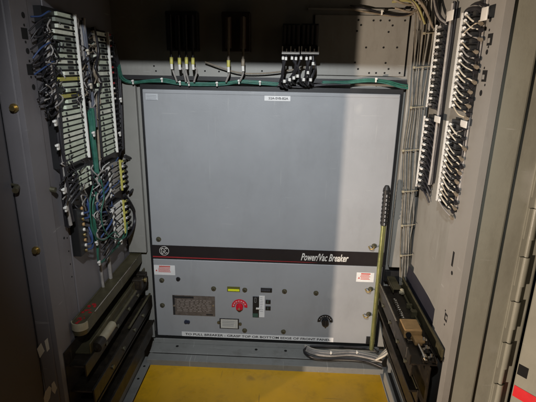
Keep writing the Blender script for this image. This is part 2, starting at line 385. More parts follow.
# nameplate
o, a, b = sticker('nameplate', (172.3,294.8), (215.3,316.2), PLATE, -.0012)
w = b.x-a.x; h = a.z-b.z
build('corner_bar', MB().box((b.x-.030,-.0016,b.z+.0035),(b.x-.008,-.0013,b.z+.0075)), INK, o)
m = MB().box((a.x+.0075,-.0016,a.z-.003),(a.x+.5*w,-.0013,a.z-.010))
m.box((a.x+.001,-.0016,b.z+.0005),(a.x+.0075,-.0013,a.z-.0005))
build('header_bar', m, INK, o)
m = MB()
for k in range(8):
    x = a.x+.014
    while x < b.x-.016:
        l = .005+.012*random.random(); m.box((x,-.0016,a.z-.0165-.0058*k),(min(x+l,b.x-.012),-.0013,a.z-.0182-.0058*k)); x += l+.005
build('engraving', m, mat('engraved', (.33,.28,.25), .5), o)
for px in (174.3, 213.3):
    p = P(px, 305.3); build('rivet', MB().cyl((p.x,-.001,p.z),(p.x,-.003,p.z),.0032,12), SILV, o)
# screws
sc0 = None
scr = [(158.6,239.2),(161.8,280.2),(162.4,305.2),(213.6,288.6),(244.8,289.9),(284.5,291.3),(316,293),(244.6,330.4),(283.4,331.6),(374,246),(370.5,289),(368.6,314)]
for px, py in scr:
    p = P(px, py)
    if sc0 is None:
        org = p.copy()
        m = MB().cyl((p.x,0,p.z),(p.x,-.0025,p.z),.0085,20,0,.0078).cyl((p.x,-.0025,p.z),(p.x,-.006,p.z),.0062,14,0,.0042)
        m.box((p.x-.004,-.0066,p.z-.0007),(p.x+.004,-.0061,p.z+.0007),1)
        m.v = [v-org for v in m.v]
        sc0 = build('screw', m, [BRASS, DARK], None); sc0.parent = brk
        me = sc0.data
        off = ORG[sc0.name]
        for v in me.vertices: v.co += off
        s = sc0
    else:
        s = sc0.copy(); col.objects.link(s); s.parent = brk
    s.location = p - ORG[brk.name]; s.location.y = 0
    s.rotation_euler = (0, random.uniform(0,3), 0)
p = P(178.2,279); build('black_plug', MB().cyl((p.x,0,p.z),(p.x,-.004,p.z),.0075,18,0,.006), BLK, brk)
p = P(187,321.3); build('key_plug', MB().cyl((p.x-.003,0,p.z),(p.x-.003,-.006,p.z),.006,14).cyl((p.x+.005,0,p.z-.001),(p.x+.005,-.005,p.z-.001),.0055,14), mat('blue_black', (.02,.03,.06), .3), brk)
# yellow indicator window
a = P(227.2,286.4); b = P(240,291.6)
o = build('yellow_indicator', MB().box((a.x,-.002,b.z),(b.x,0,a.z)), mat('olive_window', (.12,.12,.03), .3), brk)
build('flag', MB().box((a.x+.003,-.0026,b.z+.002),(b.x-.002,-.0021,b.z+.0095)), YELB, o)
# operations counter
a = P(260.8,287.6); b = P(272,292.2)
o = build('counter_window', MB().box((a.x,-.003,b.z),(b.x,0,a.z),bev=.0008), BLK, brk)
m = MB()
for k in range(5): m.box((a.x+.003+.0056*k,-.0034,b.z+.004),(a.x+.0075+.0056*k,-.0031,a.z-.004))
build('digit_wheel', m, mat('digit', (.05,.055,.07), .3), o)
# half-round knobs
def arc_plate(cx, cz, r0, r1, y0, y1, a0=0, a1=180, n=20):
    m = MB(); vs = []
    for k in range(n+1):
        t = R(a0+(a1-a0)*k/n); c_, s_ = math.cos(t), math.sin(t)
        vs += [(cx+r0*c_,y0,cz+r0*s_),(cx+r1*c_,y0,cz+r1*s_),(cx+r0*c_,y1,cz+r0*s_),(cx+r1*c_,y1,cz+r1*s_)]
    fs = []
    for k in range(n):
        a = 4*k; b = a+4; fs += [(a,b,b+1,a+1),(a+2,a+3,b+3,b+2),(a+1,b+1,b+3,a+3),(a,a+2,b+2,b)]
    fs += [(0,1,3,2),(4*n,4*n+2,4*n+3,4*n+1)]
    return m.add(vs, fs)
p = P(239.6,306.2); r = .0262
kn = build('trip_guard', arc_plate(p.x,p.z,.0155,r,-.002,0,-8,188), REDP, brk, label='red half-round trip guard')
m = MB()
for t in range(25,170,24):
    t1, t2 = R(t-8), R(t+8)
    m.add([(p.x+.0185*math.cos(t1),-.0024,p.z+.0185*math.sin(t1)),(p.x+.0225*math.cos(t1),-.0024,p.z+.0225*math.sin(t1)),(p.x+.0225*math.cos(t2),-.0024,p.z+.0225*math.sin(t2)),(p.x+.0185*math.cos(t2),-.0024,p.z+.0185*math.sin(t2))],[(0,1,2,3)])
build('lettering_marks', m, mat('pink_ink', (.75,.35,.35)), kn)
build('push_button', MB().cyl((p.x,0,p.z),(p.x,-.010,p.z),.0125,24,0,.0115).cyl((p.x,-.010,p.z),(p.x,-.018,p.z),.0065,20,0,.006), REDP, brk, label='red push button')
build('button_screw', MB().cyl((p.x,-.018,p.z),(p.x,-.0195,p.z),.0035,14), SILV, brk)
p = P(325,321.3)
kb = build('close_guard', arc_plate(p.x,p.z,.0145,.0252,-.002,0,-5,185), BLK, brk, label='black half-round guard')
build('push_button', MB().cyl((p.x,0,p.z),(p.x,-.012,p.z),.0125,24,0,.0115).box((p.x-.0022,-.017,p.z-.010),(p.x+.0022,-.012,p.z+.010)), BLK, brk, label='black push button')
for t in range(20,170,26):
    pass
m = MB()
for t in range(25,170,22):
    t1, t2 = R(t-6), R(t+6)
    m.add([(p.x+.0185*math.cos(t1),-.0024,p.z+.0185*math.sin(t1)),(p.x+.0215*math.cos(t1),-.0024,p.z+.0215*math.sin(t1)),(p.x+.0215*math.cos(t2),-.0024,p.z+.0215*math.sin(t2)),(p.x+.0185*math.cos(t2),-.0024,p.z+.0185*math.sin(t2))],[(0,1,2,3)])
build('lettering_marks', m, mat('grey_print', (.3,.3,.3)), kb)
# status window with white scale
a = P(252.8,296.2); b = P(259,317)
o = build('status_window', MB().box((a.x,-.003,b.z),(b.x,0,a.z),bev=.0008), BLK, brk)
build('white_pointer', MB().box((b.x-.010,-.006,(a.z+b.z)/2-.0065),(b.x+.003,-.003,(a.z+b.z)/2-.0015)), WHT, o)
build('green_flag', MB().box((a.x+.001,-.0036,b.z+.001),(b.x-.003,-.0031,b.z+.015)), mat('dull_green', (.04,.09,.07)), o)
m = MB().box((a.x+.006,-.0036,a.z-.004),(a.x+.0068,-.0031,a.z-.02)).box((a.x+.011,-.0036,a.z-.004),(a.x+.0118,-.0031,a.z-.02)).box((a.x+.006,-.0037,a.z-.004),(a.x+.0118,-.0032,a.z-.005)).box((a.x+.006,-.0037,a.z-.02),(a.x+.0118,-.0032,a.z-.021))
build('slot_outline', m, mat('grey_print', (.3,.3,.3)), o)
a = P(259.2,295.6); b = P(264.4,317.2)
o = build('scale_label', MB().box((a.x,-.0015,b.z),(b.x,0,a.z)), PAPER, brk)
m = MB()
for k in range(9): m.box((a.x+.003,-.0019,a.z-.006-.0063*k),(b.x-.004-.004*random.random(),-.0016,a.z-.0072-.0063*k))
build('print_lines', m, mat('grey_print2', (.25,.26,.28)), o)
for py in (301.5,308):
    a = P(265.6,py-2); b = P(270.6,py+2)
    q = build('charge_window', MB().box((a.x,-.003,b.z),(b.x,0,a.z),bev=.0008), BLK, brk)
    build('window_glint', MB().box((a.x+.006,-.0034,b.z+.004),(a.x+.009,-.0031,a.z-.003)), mat('dull_green', (.04,.09,.07)), q)
# little framed tag
a = P(220.2,318.4); b = P(238.4,328.6)
o = build('data_tag', MB().box((a.x-.002,-.0015,b.z-.001),(b.x+.002,0,a.z+.001)), BLK, brk)
f = build('tag_face', MB().box((a.x+.002,-.002,b.z+.0015),(b.x-.002,-.0016,a.z-.0015)), mat('tag_paper', (.56,.55,.50), .5), o)
m = MB()
for k in range(4): m.box((a.x+.007,-.0024,a.z-.007-.006*k),(b.x-.010-.01*random.random(),-.0021,a.z-.0088-.006*k))
m.box((b.x-.0085,-.0024,b.z+.003),(b.x-.0077,-.0021,a.z-.003))
build('print_lines', m, mat('grey_print2', (.25,.26,.28)), o)
for px, py in ((218.7,322),(240.3,323.6)):
    p = P(px,py); build('tag_screw', MB().cyl((p.x,0,p.z),(p.x,-.004,p.z),.005,14), BRASS, o)
# instruction strip
a = P(181.8,331.4); b = P(333.2,342.2); zt = P(182,331.3).z; zb = P(333,342.3).z
zc = (P(182,333.8).z+P(333,339.7).z)/2
o = build('instruction_strip', MB().box((a.x,-.0008,zc-.0085),(b.x,0,zc+.0085)), PAPER, brk)
build('lettering', text_mb('TO PULL BREAKER - GRASP TOP OR BOTTOM EDGE OF FRONT PANEL', a.x+.012, b.x-.010, zc, .0085, -.0012, bold=.02), INK, o)
p = P(369,340); build('corner_catch', MB().box((p.x-.010,-.006,p.z-.012),(p.x+.006,0,p.z+.014)).cyl((p.x-.002,-.006,p.z+.002),(p.x-.002,-.009,p.z+.002),.004,12), BLK, brk)
for px, py in ((372.3,246),(368.8,288.5),(366.5,314)):
    p = P(px,py); build('hook', MB().tube([(p.x-.012,-.004,p.z),(p.x-.008,-.012,p.z-.005),(p.x,-.018,p.z-.002),(p.x+.002,-.02,p.z+.006)], .0022, 6), GOLD, brk)

# ================================================================== HANDLE
a = at(1,-.045,386.8,189); g = at(1,-.035,383.6,225); b = at(1,-.02,371.5,349)
hd = thing('racking_lever', b, 'long yellow-green metal lever with ribbed black grip at the right edge of the breaker', 'lever handle')
build('rod', MB().cyl(b, g, .0078, 20), ROD, hd)
m = MB(); n = 9
m.cyl(g, a, .0092, 18)
for k in range(n):
    q = g.lerp(a, (k+.3)/n); q2 = g.lerp(a, (k+.75)/n); m.cyl(q, q2, .0108, 18)
m.cyl(a, a+(a-g).normalized()*.010, .0105, 18, 0, .006)
build('grip', m, BLK, hd)
m = MB()
for k in range(n-1):
    q = g.lerp(a, (k+.5)/n)+Vector((-.001,-.0106,0)); m.box((q.x-.0015,q.y,q.z-.004),(q.x+.0015,q.y-.0006,q.z+.004))
build('grip_marks', m, mat('grey_print', (.3,.3,.3)), hd)

# ================================================================== RACKING RAILS
def beam(name, mats, parent, pts_poly, y0, y1, bevel=.0015, label=None):
    return build(name, MB().prism(pts_poly, y0, y1, 1), mats, parent, bevel=bevel, label=label)
# left
rl = thing('racking_rail', (-.42,-.2,-.05), 'dark slide rail at lower left with olive top beam, red mark and rounded end', 'slide rail', 'racking rails')
XO = -.4495
m = MB()
zt = .298; yb = -.385
for k in range(13):
    pass
prof = [(-.385+.03*0, 0)]
# top beam: flat bar with a half-round nose and a raised rim
xc = XO+.0185; rn = .0175
def plan(r, n=14): return [(xc+r, .02)]+[(xc+r*math.cos(R(-180*k/n)), yb+r*math.sin(R(-180*k/n))) for k in range(n+1)]+[(xc-r, .02)]
build('top_beam', MB().prism(plan(rn), zt-.034, zt-.003, 2), OLIVE, rl, bevel=.001)
m = MB(); q = [(xc+rn-.001,.018)]+[(xc+(rn-.001)*math.cos(R(-15*k)), yb+(rn-.001)*math.sin(R(-15*k))) for k in range(13)]+[(xc-rn+.001,.018)]
m.tube([(x,y,zt-.002) for x,y in q], .0016, 6, sub=1)
build('rim', m, OLIVE, rl)
build('bright_edge', MB().cyl((xc+rn+.0005,-.345,zt-.0015),(xc+rn+.0005,-.03,zt-.0015),.0017,8), CHAIN, rl)
m = MB(); vs = []
for k in range(15):
    t = R(-5-170*k/14)
    for r_ in (rn-.0005, rn+.0025):
        for z_ in (zt-.020, zt-.001): vs.append((xc+r_*math.cos(t), yb+r_*math.sin(t), z_))
fs = []
for k in range(14):
    a_ = 4*k; b_ = a_+4
    fs += [(a_,a_+1,b_+1,b_),(a_+2,b_+2,b_+3,a_+3),(a_,b_,b_+2,a_+2),(a_+1,a_+3,b_+3,b_+1)]
fs += [(0,2,3,1),(56,57,59,58)]
m.add(vs, fs, 0, False)
build('end_cap', m, CREAM, rl)
build('lower_flange', MB().box((XO+.002,-.40,zt-.085),(XO+.040,.02,zt-.080)).box((XO+.040,-.40,zt-.085),(XO+.044,.02,zt-.055)), OLIVE, rl, bevel=.001)
zt -= .003
a = at(2,zt+.0006,80,319); b = at(2,zt+.0006,97,303)
def lrp(x, y): return (x, y)
m = MB()
for k in range(26):
    x = random.uniform(XO+.007, XO+.030); y = random.uniform(a.y-.02, b.y+.0); r_ = random.uniform(.0015,.0042)
    m.cyl((x,y,zt),(x,y,zt+.0004+.0002*random.random()+k*.00001), r_, 7)
build('red_mark', m, mat('faded_red', (.36,.012,.015), .5, var=.4, scale=60), rl)
m = MB()
m.box((-.440,-.44,.205),(-.405,.02,.212)); m.box((-.405,-.44,.18),(-.401,.02,.214))
build('upper_slide', m, RAILBLK, rl, bevel=.0015)
m = MB()
m.box((-.445,-.44,.135),(-.392,.02,.142)); m.box((-.392,-.44,.105),(-.388,.02,.144)); m.box((-.445,-.44,.08),(-.395,.02,.087))
build('middle_slide', m, RAILBLK, rl, bevel=.0015)
m = MB()
m.box((-.445,-.44,.045),(-.386,.015,.05)); m.box((-.386,-.44,.01),(-.382,.015,.052)); m.box((-.402,-.44,.005),(-.384,.012,.009))
build('lower_slide', m, RAILBLK, rl, bevel=.0015)
m = MB().box((-.4445,-.45,.0),(-.4435,.02,.25))
build('web_plate', m, RAILBLK, rl)
build('roller_shaft', MB().cyl((-.398,-.355,.222),(-.398,-.285,.222),.0115,20), CREAM, rl)
build('roller_end', MB().cyl((-.398,-.385,.222),(-.398,-.355,.222),.0135,20).cyl((-.398,-.39,.222),(-.398,-.385,.222),.005,12), RAILBLK, rl)
build('push_rod', MB().cyl((-.397,-.285,.222),(-.397,-.10,.222),.0045,12), OLIVE, rl)
build('push_rod', MB().cyl((-.388,-.20,.158),(-.388,.0,.158),.0035,12), OLIVE, rl)
m = MB()
for y in (-.07,-.03): m.box((-.415,y-.012,.215),(-.385,y+.012,.250))
build('latch_block', m, RAILBLK, rl, bevel=.003)
build('latch_bolt', MB().cyl((-.385,-.05,.235),(-.379,-.05,.235),.007,14), GOLD, rl)
m = MB().add([(-.400,-.012,.0),(-.376,-.012,.0),(-.376,-.012,.06),(-.400,-.008,.0),(-.376,-.008,.0),(-.376,-.008,.06)],[(0,1,2),(3,5,4),(0,3,4,1),(1,4,5,2),(2,5,3,0)])
build('gusset', m, GSHEET, rl)
for y in (-.33,-.25,-.16,-.08):
    build('rail_bolt', MB().cyl((-.401,y,.196),(-.396,y,.196),.006,6), BRASS, rl)
    build('rail_bolt', MB().cyl((-.388,y,.125),(-.384,y,.125),.006,6), BRASS, rl)
# right
rr_ = thing('racking_rail', (.40,-.2,-.05), 'black open channel slide rail at lower right with a tan block inside', 'slide rail', 'racking rails')
m = MB()
m.box((.354,-.40,.222),(.358,-.035,.250)); m.box((.358,-.40,.222),(.420,-.012,.226)); m.box((.420,-.36,.222),(.437,-.012,.226)); m.box((.417,-.40,.2265),(.420,-.335,.236))
build('channel', m, RAILBLK, rr_, bevel=.0012)
build('outer_edge', MB().box((.431,-.385,.2265),(.437,.02,.258)), OLIVE, rr_, bevel=.002)
build('bright_edge', MB().box((.3535,-.26,.2505),(.3575,-.05,.2525)), CHAIN, rr_, bevel=.0006)
m = MB().box((.389,-.085,.251),(.411,.004,.254)).box((.386,-.085,.240),(.389,.004,.254))
build('cover_strip', m, OLIVE, rr_, bevel=.001)
build('rear_cap', MB().box((.379,.0,.235),(.432,.0115,.272)), BLK, rr_, bevel=.001)
build('cover_screw', MB().cyl((.411,-.088,.254),(.411,-.100,.248),.006,14).box((.402,-.098,.246),(.416,-.093,.252)), CREAM, rr_, bevel=.0005)
m = MB().box((.366,-.300,.2265),(.412,-.245,.252)).box((.386,-.33,.2265),(.412,-.3005,.240))
tb = build('tan_block', m, TAN, rr_, bevel=.003)
build('block_bolt', MB().cyl((.377,-.3005,.240),(.377,-.304,.240),.007,16), DARK, tb)
build('block_tab', MB().box((.372,-.318,.2265),(.384,-.305,.234)), CHAIN, tb, bevel=.001)
m = MB()
m.box((.360,-.40,.19),(.365,-.03,.2215)); m.box((.360,-.405,.150),(.380,-.012,.156)); m.box((.380,-.405,.120),(.385,-.012,.156)); 
build('upper_slide', m, RAILBLK, rr_, bevel=.0015)
m = MB()
m.box((.390,-.41,.09),(.402,-.012,.096)); m.box((.386,-.41,.055),(.390,-.012,.098)); m.box((.390,-.41,.03),(.402,-.012,.036))
build('lower_slide', m, RAILBLK, rr_, bevel=.0015)
build('slide_lip', MB().box((.3785,-.40,.1565),(.382,-.02,.160)), OLIVE, rr_, bevel=.0008)
build('web_plate', MB().box((.403,-.405,.0),(.405,.02,.221)), RAILBLK, rr_)
# bright screw chain in the channel mouth
for k in range(6):
    y = -.320-.014*k; z = .232 - .002*k; x = .410+.004*math.sin(k*1.7)
    build('screw_link', MB().cyl((x-.008,y,z),(x+.008,y+.003,z+.004),.0055,10).cyl((x,y-.004,z+.005),(x+.002,y+.005,z+.009),.004,8), CHAIN if k%2 == 0 else RAILBLK, rr_)
build('gusset', MB().add([(.376,-.012,.0),(.398,-.012,.0),(.378,-.012,.08),(.376,-.008,.0),(.398,-.008,.0),(.378,-.008,.08)],[(0,1,2),(3,5,4),(0,3,4,1),(1,4,5,2),(2,5,3,0)]), P_WALL, rr_)
m = MB().box((.376,-.46,-.046),(.409,-.125,-.012)); 
build('guide_bar', m, GSHEET, rr_, bevel=.003)
build('threaded_rod', MB().cyl((.395,-.398,.232),(.395,-.33,.232),.004,12).cyl((.395,-.39,.232),(.395,-.378,.232),.008,6), CHAIN, rr_)
build('long_rod', MB().cyl((.424,-.24,.231),(.424,-.02,.231),.0035,12), OLIVE, rr_)
for y in (-.36,-.28,-.19,-.10):
    build('rail_bolt', MB().cyl((.360,y,.205),(.3545,y,.205),.0055,6), BRASS, rr_)
    build('rail_bolt', MB().cyl((.380,y,.137),(.3755,y,.137),.005,6), BRASS, rr_)
build('spring', MB().tube([(.384+.006*math.cos(k*.9), -.24+.0014*k, .234+.006*math.sin(k*.9)) for k in range(90)], .0011, 5, sub=1), CHAIN, rr_)
build('side_clip', MB().box((.412,-.20,.2265),(.428,-.185,.246)), OLIVE, rr_, bevel=.001)
build('side_clip', MB().box((.412,-.15,.2265),(.428,-.142,.240)), OLIVE, rr_, bevel=.001)
build('guide_slot', MB().box((.386,-.455,-.0125),(.396,-.13,-.0112)), DARK, rr_)

# ================================================================== WIRES
def px_path(ax, c, pts): return [at(ax, c, *p) if len(p) == 2 else at(ax, p[2], p[0], p[1]) for p in pts]
def loom(name, paths, r, mats, label, cat, tie=None, ties=(), group=None):
    """a bundle of wires that hang together; ties = (path index, fraction)"""
    allm = MB()
    for p in paths: allm.v.extend([])
    c = sum((Vector(q) for q in paths[0]), Vector())/len(paths[0])
    t = thing(name, c, label, cat, group)
    for i, p in enumerate(paths):
        m = MB().tube(p, r if not isinstance(r, (list,tuple)) else r[i], 7)
        build('wire', m, mats[i % len(mats)], t)
    for q in ties:
        q = Vector(q); build('cable_tie', MB().box(q-Vector((.002,.003,.0065)), q+Vector((.002,.004,.0065)), bev=.001).box(q-Vector((.0035,.006,-.001)), q+Vector((.0035,-.002,.0055)), bev=.001), tie or WHT, t)
    return t
def bundle(path, n, spread, seed=0):
    rnd = random.Random(seed); out = []
    for i in range(n):
        a = 2*math.pi*i/n; o = Vector((math.cos(a)*spread*rnd.uniform(.4,1), math.sin(a)*spread*rnd.uniform(.4,1)*.7, math.sin(a+1)*spread*rnd.uniform(.4,1)))
        out.append([Vector(p)+o+Vector((rnd.uniform(-1,1),rnd.uniform(-1,1),rnd.uniform(-1,1)))*spread*.25 for p in path])
    return out
YT = .005
gp = px_path(1, YT, [(119,66,-.03),(122,78,-.01),(132,82.5),(150,81),(165,80.5),(180,83),(200,84),(225,83.5),(240,81.5),(260,82.5),(278,84)])
loom('green_wire_loom', bundle(gp, 5, .0042, 1), .0025, [GRND, GRN, GRND], 'tied green wire bundle along the top left edge of the breaker', 'wire bundle', WHT,
     [at(1,YT-.008,x,y) for x,y in ((133,82),(162,80),(180,83),(189,83.7),(217,84),(239,81.8),(260,83))])
gp = px_path(1, YT, [(278,85),(292,86),(306,86),(325,84.5),(350,84)])
loom('black_wire_loom', bundle(gp, 4, .004, 2), .0032, [BLKW, GRYW, BLKW], 'black and grey wire bundle below the pair of white connectors', 'wire bundle')
gp = px_path(1, YT, [(322,83),(345,82.5),(368,80.5),(385,81.5),(400,85.5),(415,88),(418,92)])
loom('green_wire_loom', bundle(gp, 5, .0045, 3), .0022, [GRN, GRND], 'bright green wires across the lit top right of the breaker', 'wire bundle', WHT, [at(1,YT-.008,376,80)])
# yellow-tipped wires
wires = [(171.5,61,172,68,177,82),(179.5,61.5,183,70,186,82),(186.5,61,186,72,189,83),(193,61.5,197,70,194,82),(228.5,64,229,74,226,82),(243,63,243,74,240,81)]
pos = ['leftmost of the six','second of the six from the left','third of the six from the left','fourth of the six from the left','fifth of the six from the left','rightmost of the six, brown tip']
for i, (x0,y0,x1,y1,x2,y2) in enumerate(wires):
    e = at(1,-.02,x0,y0); t = thing('control_wire', e, ('grey tipped wire above the green loom, '+pos[i]), 'wire', 'tipped control wires rising from the green loom')
    pts = [at(1,-.02,x0,y0-30)+Vector((0,.03,0)), e, at(1,-.02,x0+.3,y0+6), at(1,-.015,x1,y1), at(1,-.008,x2,y2)]
    build('wire', MB().tube(pts[1:], .0028, 7), GRYW, t)
    build('ferrule', MB().cyl(e+Vector((0,0,.010)), e+Vector((0,-.001,-.008)), .0048, 12), YELW if i < 5 else TANW, t)
    build('sleeve', MB().cyl(e+Vector((0,-.001,-.008)), e+Vector((.0005,-.001,-.022)), .0040, 12), WHT, t)
    build('upper_lead', MB().tube([e+Vector((0,0,.010)), e+Vector((0,.004,.05)), e+Vector((0,.006,.12))], .0035, 7), TANW if i >= 4 else BLKW, t)
# drooping cable
loom('drooping_cable', [px_path(1,.012,[(205,62),(222,68),(240,73),(262,73.5),(285,71),(305,67)])], .0022, [TANW], 'thin cable sagging across the back wall between the tipped wires and connectors', 'cable')
# instrument fuse block in the dark
fb = thing('fuse_block', (-.30,.01,.90), 'dark fuse block in deep shadow above the four tipped wires', 'fuse block', 'fuse blocks in the dark')
for bx, n in ((at(1,.0,182,40).x, 4),):
    build('base', MB().box((bx-.045,.0,.925),(bx+.045,.028,1.03)), BLK, fb, bevel=.003)
    for k in range(n): build('fuse', MB().cyl((bx-.032+.021*k,-.008,.935),(bx-.032+.021*k,-.008,1.015),.007,14), BLK, fb)
fb = thing('fuse_block', (-.12,.01,.90), 'dark fuse block in deep shadow above the two separate tipped wires', 'fuse block', 'fuse blocks in the dark')
bx = at(1,.0,236,40).x
build('base', MB().box((bx-.04,.0,.925),(bx+.04,.028,1.03)), mat('dark_phenolic',(.03,.018,.012),.5), fb, bevel=.003)
for k in range(2): build('fuse', MB().cyl((bx-.02+.04*k,-.008,.935),(bx-.02+.04*k,-.008,1.015),.009,14), mat('brown_fuse',(.08,.045,.03),.5), fb)
# the pair of white-edged connectors
for i, (xa, xb, lab) in enumerate(((282,299.6,'left one of the pair of black multi-pole connectors with white lower edge'),(301.2,318.8,'right one of the pair of black multi-pole connectors with white lower edge'))):
    a = at(1,-.062,xa,47); b = at(1,-.062,xb,54.3)
    t = thing('multi_pole_connector', ((a.x+b.x)/2,0,b.z), lab, 'connector', 'multi-pole connectors above the breaker')
    build('body', MB().box((a.x,-.018,b.z-.004),(b.x,.029,a.z+.062)).box((a.x+.0005,-.059,b.z-.003),(b.x-.0005,-.0175,a.z+.003)), BLK, t, bevel=.002)
    m = MB().box((a.x,-.064,b.z),(b.x,-.0595,b.z+.006)); n = 4; w = (b.x-a.x)
    for k in range(n+1): 
        x = a.x+.0015+(w-.003)*k/n; m.box((x-.0013,-.0643,b.z+.0055),(x+.0013,-.0596,a.z+(.002 if k%2 == 0 else -.004)))
    build('white_comb', m, WHT, t)
    for k in range(n):
        x = a.x+w*(k+.5)/n
        build('pole_slot', MB().box((x-.003,-.0205,a.z+.008),(x+.003,-.0185,a.z+.058)), mat('slot_grey',(.07,.06,.055),.5), t, bevel=.001)
tips = [(283,57.5),(292,57.5),(301,57.5),(306.5,58),(310.5,57.5),(286,58),(296,58),(313,63)]
ends = [(280,86),(300,84),(292,83),(303,85),(306,85),(284,87),(288,85),(310,84)]
for i, ((x0,y0),(x1,y1)) in enumerate(zip(tips, ends)):
    e = at(1,-.052,x0,y0); t = thing('connector_wire', e, 'thin black wire with white end running down from the white-edged connectors', 'wire', 'black wires hanging from the connectors')
    mx = (x0+x1)/2+random.uniform(-3,3)
    top = at(1,-.05,x0,53.5)
    build('wire', MB().tube([top, e, at(1,-.045,mx,(y0+y1)/2), at(1,-.03,x1,y1-3), at(1,-.008,x1+3,y1+1)], .0034, 7), BLKW, t)
    q = at(1,-.0555,x0,y0+1); build('sleeve', MB().cyl(q+Vector((0,0,.005)), q-Vector((0,0,.003)), .0036, 10), WHT, t)
    if i not in (0,):
        f = random.choice((.55,.7,.8)); q = at(1,-.046,x0+(x1-x0)*f,y0+(y1-y0)*f)
        build('wire_marker', MB().cyl(q+Vector((0,0,.004)), q-Vector((0,0,.004)), .0042, 10), WHT, t)
m = px_path(1,-.02,[(313,60),(314,68),(312,75),(308,84)])
loom('black_wire_loom', bundle(m, 4, .004, 9), .0033, [BLKW], 'short fat black wire bunch dropping beside the right connector', 'wire bundle', WHT, [at(1,-.03,313.5,66)])
# cable above the perforated plate
loom('looped_cable', [px_path(1,.015,[(350,6),(365,8.5),(382,13),(398,15.5),(408,14),(411,9),(407,7),(404,9.5)]), px_path(1,.018,[(350,9),(372,13),(392,16),(410,15),(420,8)])], .0026, [BLKW, TANW], 'dark cable with looped end above the perforated plate', 'cable', WHT, [at(1,.008,382,12.5)])
LW1 = mat('dusty_wire', (.21,.20,.175), .7, var=.4, scale=40); LW2 = mat('dusty_tan_wire', (.16,.14,.105), .7, var=.4, scale=40); LW3 = mat('dusty_light_wire', (.25,.24,.21), .7, var=.4, scale=40)
# tan loom, upper right corner then down behind the rail
base = [(426,-6),(424,30),(419,75),(415,110),(411,150),(409,190),(407,220),(405,250),(404,285)]
paths = []
for i in range(11):
    dx = (i-5)*1.6
    k1 = [1.6,1.3,1.0,.9,.9,.75,.7,.6,.55]
    paths.append([at(1, -.003-.003*(i%3), x+dx*k1[j]+random.uniform(-1.6,1.6), y) for j,(x,y) in enumerate(base)])
t = loom('tan_wire_loom', paths, .0019, [LW1, LW2, LW1, LW3, LW2], 'broad tan and grey wire loom falling down the right back corner', 'wire bundle')
for i, (xa,ya,xb) in enumerate(((424,33,437),(414,67,430),(411,107,424),(403,150,419),(403,191,418),(402,225,415),(401,255,413),(403,283,412))):
    a = at(1,-.02,xa,ya+.5); b = at(1,-.02,xb,ya-.5)
    build('cable_tie', MB().tube([a,(a+b)/2+Vector((0,-.002,0)),b], .0013, 6).box(a-Vector((.003,.003,.003)),a+Vector((.003,.003,.003))), CREAM, t)
# upper cross wires at the top right
loom('olive_wire_loom', [[at(1,-.01,x0,y0),at(1,-.02,x1,y1),at(1,-.01,x2,y2)] for x0,y0,x1,y1,x2,y2 in ((398,-4,413,3,421,20),(402,-6,417,5,425,24),(406,-6,420,2,430,20),(411,-6,424,6,433,28),(392,2,408,1,422,8),(388,-3,405,4,424,6),(395,8,412,12,425,3))], .003, [TANW, mat('olive_wire',(.30,.27,.10),.5), TANW], 'olive wires crowding the top right corner above the terminal strips', 'wire bundle')
# grey loom on the sill
gp = [at(2,-.02,x,y) for x,y in ((305,349),(314,353),(330,355),(350,354),(368,357),(382,361))]
paths = [[p+Vector((random.uniform(-.001,.001), (i%3-1)*.0055, (i//3)*.005)) for p in gp] for i in range(9)]
loom('grey_wire_loom', paths, .0032, [GRYW, GRYW, mat('light_wire',(.42,.38,.32),.5)], 'grey wire bundle lying on the sill at lower right below the breaker', 'wire bundle', WHT,
     [at(2,-.005,x,y) for x,y in ((331,353),(357,352.5))])
gp = [at(2,-.01,x,y) for x,y in ((307,347),(304,351),(312,357),(328,359),(345,358.5),(366,361),(382,367))]
loom('black_cable', [gp, [at(2,-.005,x,y) for x,y in ((310,346),(330,346.5),(352,347),(372,349),(378,352))]], .0035, [BLKW], 'black cable curling round the grey bundle on the sill', 'cable')
loom('beige_wire_tails', [[at(2,.0,376,360),at(2,.02,384+k,356-2*k),at(2,.03,389+k,352-1.5*k)] for k in range(5)], .0032, [BEIGE, GRYW], 'frayed beige wire ends by the foot of the lever', 'wire bundle')

# ================================================================== TERMINAL STRIPS (right)
def screw_mb(m, x, y, z, s, r=.0042, mi=2): return m.cyl((x,y,z),(x+s*.003,y,z),r,10,mi)
def barrier_strip(name, label, xm, top, bot, n, width, lead, group):
    """black barrier strip on the right side plate; top/bot = marker-line photo positions"""
    a = at(0, xm, *top); b = at(0, xm, *bot); ym = (a.y+b.y)/2; z1, z0 = a.z, b.z; pitch = (z1-z0)/n
    t = thing(name, (.446, ym-width/2, z0), label, 'terminal strip', group)
    build('base', MB().box((xm+.012, ym-width, z0-.004), (.4462, ym+.008, z1+.004)), BLK, t)
    build('marker_strip', MB().box((xm-.003, ym-.0015, z0), (xm+.0015, ym+.002, z1)), WHT, t)
    for k in range(n):
        z = z0+pitch*(k+.5)
        m = MB().box((xm, ym-width+.004, z-pitch*.5+.0004), (xm+.012, ym+.012, z-pitch*.5+pitch*.20))
        m.box((xm+.004, ym-.030, z-pitch*.22), (xm+.012, ym-.006, z+pitch*.32), 1)
        m.cyl((xm+.004, ym-.018, z+pitch*.05), (xm+.0005, ym-.018, z+pitch*.05), .0048, 10, 2)
        m.box((xm+.001, ym-width+.010, z-pitch*.30), (xm+.012, ym-width+.024, z+pitch*.30), 1)
        build('terminal', m, [BLK, mat('dark_terminal',(.02,.02,.02),.4), SILV], t)
        lead(t, k, xm, ym, z, pitch, width)
    return t
